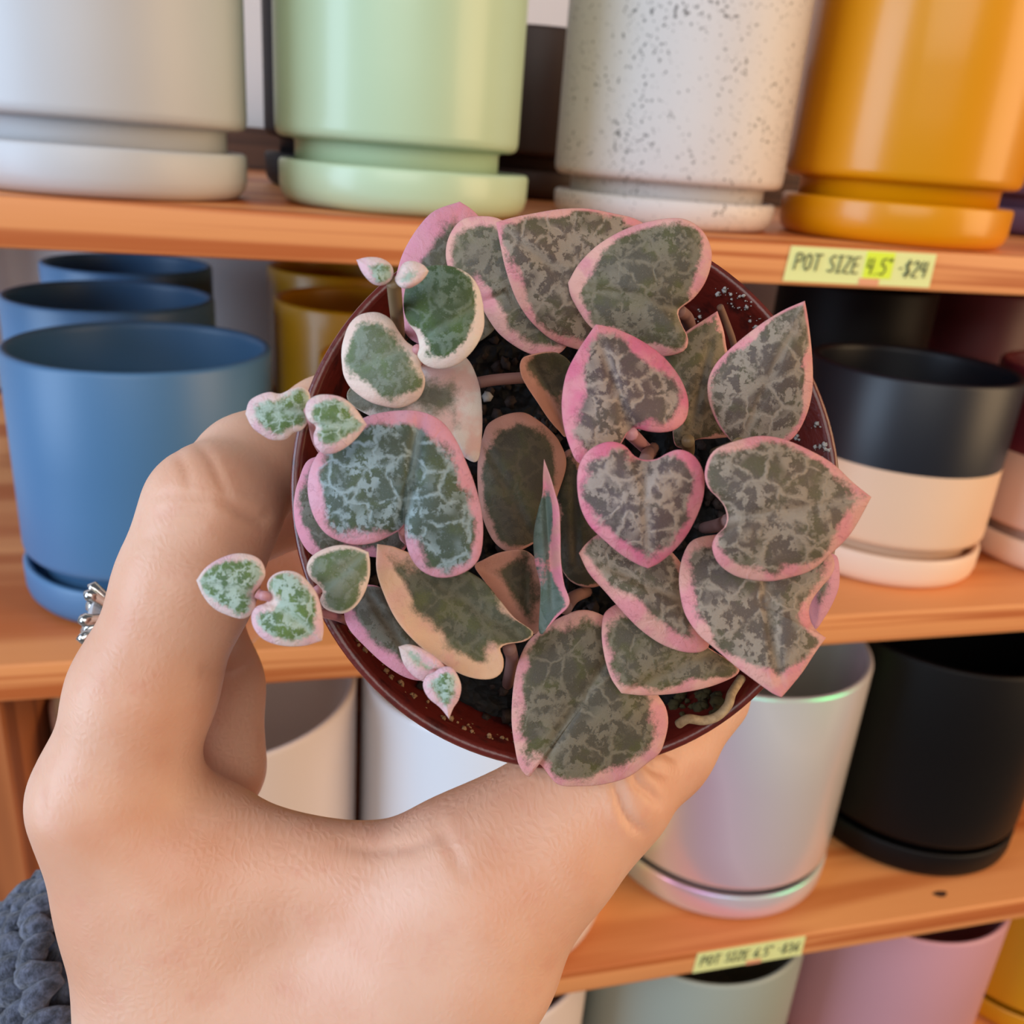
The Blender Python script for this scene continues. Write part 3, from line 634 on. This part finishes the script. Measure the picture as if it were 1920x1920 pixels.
# dry curled root near the lower right rim, little dead twig at the upper right
stem([(1272,1358,115),(1290,1348,114),(1318,1351,114),(1345,1343,114),(1365,1322,114.5),(1372,1300,116),(1390,1272,119)], .6, (lambda: (lambda t: (t.set(Roughness=.8), t.l(t.mix(t.noise(t.n('ShaderNodeTexCoord').outputs['Object'], 1500, 4).outputs[0], srgb(120, 90, 60), srgb(206, 176, 136)), t.b.inputs['Base Color']), t.m)[-1])(NT('dry_root')))())['label'] = 'dry tan curled root'
stem([(1350,575,116),(1360,600,118),(1372,632,120),(1378,655,122)], .45, mat_plain('dead_stem', srgb(128, 92, 72), .8))['label'] = 'dry brown twig'
mm_ = MB()
for i in range(26):
    a = 1262+rng.rand()*85; b_ = 1298+rng.rand()*40
    blob(mm_, near_wall(a, b_)+np.array([0, 0, -.5]), .4+rng.rand()*.6, 5000+i)
tag(PP(mm_.build('moss', mat_plain('moss_green', srgb(66, 56, 24), .9))), kind='stuff')

# ------------------------------------------------------------------ the hand (signed distance volume -> one continuous skin)
VOX = 0.62
lo = np.array([-68., -24., 92.]); hi_ = np.array([42., 112., 214.])
nx, ny, nz_ = [int((h-l)/VOX)+1 for l, h in zip(lo, hi_)]
X, Y, Zg = np.meshgrid(*[np.arange(n_, dtype='f')*VOX+l for n_, l in zip((nx, ny, nz_), lo)], indexing='ij')
def cone(a, ra, b_, rb):
    a = np.array(a, 'f'); b_ = np.array(b_, 'f'); ab = b_-a; L2 = float(ab@ab)
    h = np.clip(((X-a[0])*ab[0]+(Y-a[1])*ab[1]+(Zg-a[2])*ab[2])/L2, 0, 1)
    return np.sqrt((X-a[0]-h*ab[0])**2+(Y-a[1]-h*ab[1])**2+(Zg-a[2]-h*ab[2])**2)-(ra+(rb-ra)*h)
def smin(a, b_, k):
    h = np.clip(.5+.5*(b_-a)/k, 0, 1); return b_*(1-h)+a*h-k*h*(1-h)
def chain(pts, k=3.0):
    d = None
    for (p, r), (q, s_) in zip(pts[:-1], pts[1:]):
        e = cone(px(*p), r, px(*q), s_); d = e if d is None else smin(d, e, k)
    return d
# palm, back of hand, thumb base
D = cone(px(205,1500,121), 8.6, px(365,1900,128), 14.0)             # index metacarpal
D = smin(D, cone(px(365,1900,128), 14.0, px(450,2150,140), 17), 6)
D = smin(D, cone(px(420,1610,121), 7.0, px(760,1665,120), 7.4), 9)    # web
D = smin(D, cone(px(345,1640,126), 11.5, px(560,1900,128), 16), 10)
D = smin(D, cone(px(850,1762,122), 14.6, px(640,1960,128), 18), 8)   # thenar
D = smin(D, cone(px(640,1960,128), 18, px(480,2200,142), 19), 8)
D = smin(D, cone(px(905,1660,120), 10.9, px(800,1820,124), 14), 6)
palm = cone(px(330,1520,150), 11, px(480,1900,152), 17)
palm = smin(palm, cone(px(300,1560,172), 10, px(420,1900,170), 14), 8)
D = smin(D, palm, 7)
D = smin(D, cone(px(470,2120,146), 19, px(330,2230,176), 20), 10)    # wrist towards the sleeve
# thumb
T = chain([((905,1660,120),10.9),((1020,1580,121),10.0),((1130,1478,123),8.6),((1225,1392,131),7.9),((1325,1302,139),6.6)], 4)
T = smin(T, cone(px(925,1610,121), 8, px(1050,1530,122), 7.6), 4)
D = smin(D, T, 5)
# index
I = chain([((208,1490,120),8.9),((268,1300,119),8.7),((352,1090,119),8.3),((398,960,121),8.3),((470,880,131),7.4),((612,786,146),6.3),((700,730,158),5.6)], 3.5)
D = smin(D, I, 6)
# middle, ring, little finger curl behind the pot
Mf = chain([((392,1440,139),8.6),((385,1290,143),8.5),((345,1130,150),8.3),((400,1010,158),7.8),((560,950,172),7.0),((700,930,184),6.2)], 3)
D = smin(D, Mf, 3.0)
Rg = chain([((340,1480,162),8.2),((330,1300,168),7.8),((322,1170,172),7.6),((420,1080,182),7.2),((600,1060,190),6.4),((720,1060,194),5.6)], 3)
D = smin(D, Rg, 1.6)
Lt = chain([((330,1560,176),7.4),((372,1390,186),6.6),((392,1220,196),6.0),((500,1110,204),5.6),((660,1080,206),4.8)], 3)
D = smin(D, Lt, 1.4)
# the fingers close on the pot wall
pr = (X-PC[0])*PN[0]+(Y-PC[1])*PN[1]+(Zg-PC[2])*PN[2]
rr = np.sqrt(np.maximum((X-PC[0])**2+(Y-PC[1])**2+(Zg-PC[2])**2-pr**2, 0))
wall = np.where(pr < 12.5, 36.0, np.where(pr < 52, 31.0-(pr-12.5)*.115, -50)) ; wall = np.where(pr < -1.5, -50, wall)
potd = rr-(wall+.25)
D = np.maximum(D, -potd)
def surface_nets(f, lo, h):
    s = f < 0; nx, ny, nz = f.shape
    acc = np.zeros((nx-1, ny-1, nz-1, 3), 'f'); cnt = np.zeros((nx-1, ny-1, nz-1), 'f')
    corners = [(i, j, k) for i in (0, 1) for j in (0, 1) for k in (0, 1)]
    sl = lambda c: f[c[0]:nx-1+c[0], c[1]:ny-1+c[1], c[2]:nz-1+c[2]]
    for a in corners:
        for ax in range(3):
            if a[ax]: continue
            b_ = list(a); b_[ax] = 1; fa, fb = sl(a), sl(b_)
            cr = (fa < 0) != (fb < 0)
            t = np.where(cr, fa/np.where(fa == fb, 1, fa-fb), 0)
            for q in range(3): acc[..., q] += np.where(cr, a[q]+(t if q == ax else 0), 0)
            cnt += cr
    act = cnt > 0; idx = -np.ones(act.shape, int); idx[act] = np.arange(act.sum())
    ii = np.argwhere(act); V = (ii+acc[act]/cnt[act][:, None])*h+lo
    F_ = []
    for ax in range(3):
        u, v = [(1, 2), (2, 0), (0, 1)][ax]
        a = [slice(0, n_) for n_ in f.shape]; b_ = list(a); a[ax] = slice(0, f.shape[ax]-1); b_[ax] = slice(1, f.shape[ax])
        sa, sb = s[tuple(a)], s[tuple(b_)]
        e = np.argwhere(sa != sb); e = e[(e[:, u] > 0) & (e[:, v] > 0) & (e[:, u] < f.shape[u]-1) & (e[:, v] < f.shape[v]-1)]
        flip = sa[tuple(e.T)]
        def g(du, dv):
            q = e.copy(); q[:, u] += du; q[:, v] += dv; return idx[tuple(q.T)]
        Q = np.stack([g(-1, -1), g(0, -1), g(0, 0), g(-1, 0)], 1)
        Q[~flip] = Q[~flip][:, ::-1]; F_.append(Q)
    return V, np.concatenate(F_)
V, Fq = surface_nets(D, lo, VOX)
# relax
for it in range(3):
    S_ = np.zeros_like(V); n_ = np.zeros(len(V))
    for a, b_ in ((0, 1), (1, 2), (2, 3), (3, 0)):
        np.add.at(S_, Fq[:, a], V[Fq[:, b_]]); np.add.at(S_, Fq[:, b_], V[Fq[:, a]]); np.add.at(n_, Fq[:, a], 1); np.add.at(n_, Fq[:, b_], 1)
    V = V*.5+.5*S_/n_[:, None]
# creases pressed into the skin, and a soft web fold
fn = np.zeros_like(V); v0, v1, v2, v3 = [V[Fq[:, q]] for q in range(4)]; cr_ = np.cross(v2-v0, v3-v1)
for q in range(4): np.add.at(fn, Fq[:, q], cr_)
fn /= np.linalg.norm(fn, axis=1)[:, None]+1e-9
if ((V-V.mean(0))*fn).sum() < 0: fn = -fn
VP = V[:, :2]/V[:, 2:3]*FPX+960
front = np.clip(-fn[:, 2]*1.6+.15, 0, 1)*(V[:, 2] < 150)
def crease(pts, depth, wpx):
    global V
    P_ = []
    for p, q in zip(pts[:-1], pts[1:]):
        for k in range(10): P_.append(np.array(p, float)+(np.array(q, float)-np.array(p, float))*k/10)
    P_ = np.array(P_+[np.array(pts[-1], float)]); box = (VP[:, 0] > P_[:, 0].min()-40) & (VP[:, 0] < P_[:, 0].max()+40) & (VP[:, 1] > P_[:, 1].min()-40) & (VP[:, 1] < P_[:, 1].max()+40)
    ix = np.where(box & (front > 0))[0]; d2 = ((VP[ix][:, None]-P_[None])**2).sum(2); j = d2.argmin(1); e = np.sqrt(d2.min(1))
    fade = np.sin(np.pi*np.clip((j+2)/(len(P_)+3), 0, 1))**.5
    V[ix] -= fn[ix]*(front[ix]*fade*depth*(np.exp(-(e/wpx)**2)-.12*np.exp(-((e-2.4*wpx)/wpx)**2))*.62)[:, None]
crease([(1150,1460),(1162,1492),(1172,1525),(1188,1548),(1206,1560)], 1.0, 9)
crease([(1185,1440),(1196,1470),(1220,1488),(1236,1506)], .8, 8)
crease([(1205,1425),(1225,1442),(1248,1452)], .7, 8)
crease([(1232,1400),(1255,1415),(1270,1422)], .6, 7)
crease([(332,850),(348,880),(356,915)], .45, 8)
crease([(372,832),(395,860),(412,900),(425,925)], .5, 8)
crease([(290,930),(330,925),(372,935),(410,925)], .35, 7)
crease([(300,965),(350,955),(390,958)], .3, 7)
crease([(275,1010),(330,990),(375,985)], .25, 7)
crease([(420,940),(455,960),(490,975),(512,962)], .9, 10)
crease([(385,1258),(430,1256),(462,1240),(480,1222)], .8, 10)
crease([(820,1545),(850,1600),(868,1640)], .5, 12)
crease([(640,1585),(700,1592),(770,1585),(830,1560)], .5, 14)
crease([(75,1440),(80,1490),(78,1540)], .3, 8)
t = NT('skin'); co = t.n('ShaderNodeTexCoord')
n1 = t.noise(co.outputs['Object'], 45, 3); n2 = t.noise(co.outputs['Object'], 260, 4, .6)
col = t.mix(t.smooth(n1.outputs[0], .35, .65), srgb(228, 178, 150), srgb(218, 158, 126))
col = t.mix(t.math('MULTIPLY', t.smooth(n2.outputs[0], .5, .75), .25), col, srgb(214, 140, 118))
t.l(col, t.b.inputs['Base Color']); t.set(Roughness=.46)
t.b.inputs['Specular IOR Level'].default_value = .4
t.b.inputs['Subsurface Weight'].default_value = .25; t.b.inputs['Subsurface Radius'].default_value = (.006, .0022, .0012); t.b.inputs['Subsurface Scale'].default_value = .8
mp = t.n('ShaderNodeMapping'); mp.inputs['Rotation'].default_value = (.3, .9, .4); mp.inputs['Scale'].default_value = (1, .45, 1); t.l(co.outputs['Object'], mp.inputs[0])
wv = t.noise(co.outputs['Object'], 120, 2)
vm = t.n('ShaderNodeVectorMath', operation='MULTIPLY_ADD'); t.l(wv.outputs['Color'], vm.inputs[0]); vm.inputs[1].default_value = (.004, .004, .004); t.l(mp.outputs[0], vm.inputs[2])
vo = t.n('ShaderNodeTexVoronoi', feature='DISTANCE_TO_EDGE'); vo.inputs['Scale'].default_value = 1000; t.l(vm.outputs[0], vo.inputs['Vector'])
cr = t.smooth(vo.outputs['Distance'], 0, .5)
zone = t.smooth(t.noise(co.outputs['Object'], 22, 1).outputs[0], .38, .62, .25, 1.0)
mp3 = t.n('ShaderNodeMapping'); mp3.inputs['Rotation'].default_value = (.2, .6, .9); mp3.inputs['Scale'].default_value = (1500, 260, 900); t.l(vm.outputs[0], mp3.inputs[0])
ln = t.noise(mp3.outputs[0], 1.0, 4, .6)
hh = t.math('MULTIPLY', cr, zone); hh = t.math('MULTIPLY_ADD', n2.outputs[0], .4, hh); hh = t.math('MULTIPLY_ADD', ln.outputs[0], .3, hh)
t.bump(hh, .25, .0002)
SKIN = t.m
person = mesh_obj('person', Wd(V), Fq, SKIN)
tag(person, "person's left hand gripping the small brown plant pot between thumb and fingers", 'person')

# ------------------------------------------------------------------ ring on the finger behind, sleeve
SIL = mat_plain('silver_metal', srgb(214, 210, 206), .16, .5, 1.0); GEM = NT('cut_stone'); GEM.set(Base_Color=srgb(244, 244, 250), Roughness=.04, IOR=2.2); GEM.b.inputs['Transmission Weight'].default_value = .5; GEM = GEM.m
a = px(330,1240,170); b_ = px(322,1170,172); ax = (b_-a)/np.linalg.norm(b_-a)
e1 = np.cross(ax, [0, 0, 1]); e1 /= np.linalg.norm(e1); e2 = np.cross(ax, e1)
if e1[0] > 0: e1, e2 = -e1, -e2
ringc = (a+b_)/2
m = MB(); m.tube([tuple(Wd(ringc+8.1*(math.cos(q)*e1+math.sin(q)*e2))) for q in [2*math.pi*i/48 for i in range(49)]], .0008, 8, cap=False)
ring = m.build('finger_ring', SIL); ring.parent = person; ring['label'] = 'silver ring with a raised stone'
# setting: stone with claw prongs projecting left
hc = px(192,1152,150)
stone_dir = np.array([-.93, -.16, -.33]); stone_dir /= np.linalg.norm(stone_dir)
s1 = np.cross(stone_dir, [0, 0, 1]); s1 /= np.linalg.norm(s1); s2 = np.cross(stone_dir, s1)
m = MB(); nn = 8
prof = [(.05, -1.6), (1.9, .6), (2.0, .9), (1.2, 1.5), (.01, 1.5)]
vs = []; fs = []
for r, h in prof:
    for k in range(nn): q = 2*math.pi*k/nn; vs.append(tuple(Wd(hc+stone_dir*(h+.6)+r*(math.cos(q)*s1+math.sin(q)*s2))))
for i in range(len(prof)-1):
    for k in range(nn): fs.append((i*nn+k, i*nn+(k+1) % nn, (i+1)*nn+(k+1) % nn, (i+1)*nn+k))
m.add(vs, fs); g_ = m.build('gemstone', GEM, None, smooth=False); g_.parent = ring
for q in (.4, 1.45, 2.5, 3.5, 4.6, 5.6):
    m = MB(); rad_ = s1*math.cos(q)+s2*math.sin(q)
    pts_ = [hc-stone_dir*3.0+rad_*1.0, hc-stone_dir*1.0+rad_*2.0, hc+stone_dir*1.2+rad_*3.6, hc+stone_dir*2.2+rad_*4.2, hc+stone_dir*2.8+rad_*3.9]
    m.tube([tuple(Wd(p_)) for p_ in pts_], [.0008, .0009, .0009, .0012, .0008], 10); o = m.build('prong', SIL); o.parent = ring
m = MB(); m.tube([tuple(Wd(hc-stone_dir*2.6)), tuple(Wd((hc-stone_dir*6)*.5+.5*(ringc+8.1*e1))), tuple(Wd(ringc+8.1*e1))], [.0012, .0012, .0010], 8); o = m.build('ring_mount', SIL); o.parent = ring

# knitted sleeve: rows of V stitches wrapped round the forearm
t = NT('wool_yarn'); co = t.n('ShaderNodeTexCoord'); n1 = t.noise(co.outputs['Object'], 500, 5, .7); n2 = t.noise(co.outputs['Object'], 60, 2)
t.l(t.mix(t.smooth(n1.outputs[0], .35, .7), srgb(38, 43, 56), srgb(104, 110, 132)), t.b.inputs['Base Color']); t.set(Roughness=.95); t.b.inputs['Sheen Weight'].default_value = .3; t.bump(n1.outputs[0], .9, .0012)
WOOL = t.m
A = px(322,1812,178); Bv = np.array([-.75, .62, .20]); Bv /= np.linalg.norm(Bv)
f1 = np.cross(Bv, [0, 0, 1]); f1 /= np.linalg.norm(f1); f2 = np.cross(Bv, f1)
RS = 27.0; m = MB()
core = []
NS = 40
vs = []; fs = []
sl = [(-2.0, RS-5), (-4.0, RS-3), (-3, RS-2.4), (0, RS-1.8), (40, RS-1.6), (90, RS-1.4), (90, RS-4)]
for s_, r in sl:
    for k in range(NS): q = 2*math.pi*k/NS; vs.append(tuple(Wd(A+Bv*s_+r*(math.cos(q)*f1+math.sin(q)*f2))))
for i in range(len(sl)-1):
    for k in range(NS): fs.append((i*NS+k, i*NS+(k+1) % NS, (i+1)*NS+(k+1) % NS, (i+1)*NS+k))
m.add(vs, fs)
ncol = 22; step = 6.0
for row in range(15):
    for c_ in range(ncol):
        for sgn in (-1, 1):
            th0 = 2*math.pi*(c_+.5)/ncol; dth = 2*math.pi/ncol*.30
            pts_ = []
            for j in range(6):
                u = j/5; s_ = -3+row*step+u*step*1.35; th = th0+sgn*(dth*(.35+1.15*u)); r = RS+.2+2.0*math.sin(math.pi*min(1, u*1.02))
                jx = .45*math.sin(row*3.1+c_*1.7+j*1.3)
                pts_.append(tuple(Wd(A+Bv*(s_+jx)+(r+jx)*(math.cos(th)*f1+math.sin(th)*f2))))
            m.tube(pts_, [.0010, .0018, .0024, .0024, .0018, .0009], 10)
slv = m.build('sweater_sleeve', WOOL); slv.parent = person; slv['label'] = 'chunky dark blue-grey knitted sleeve'
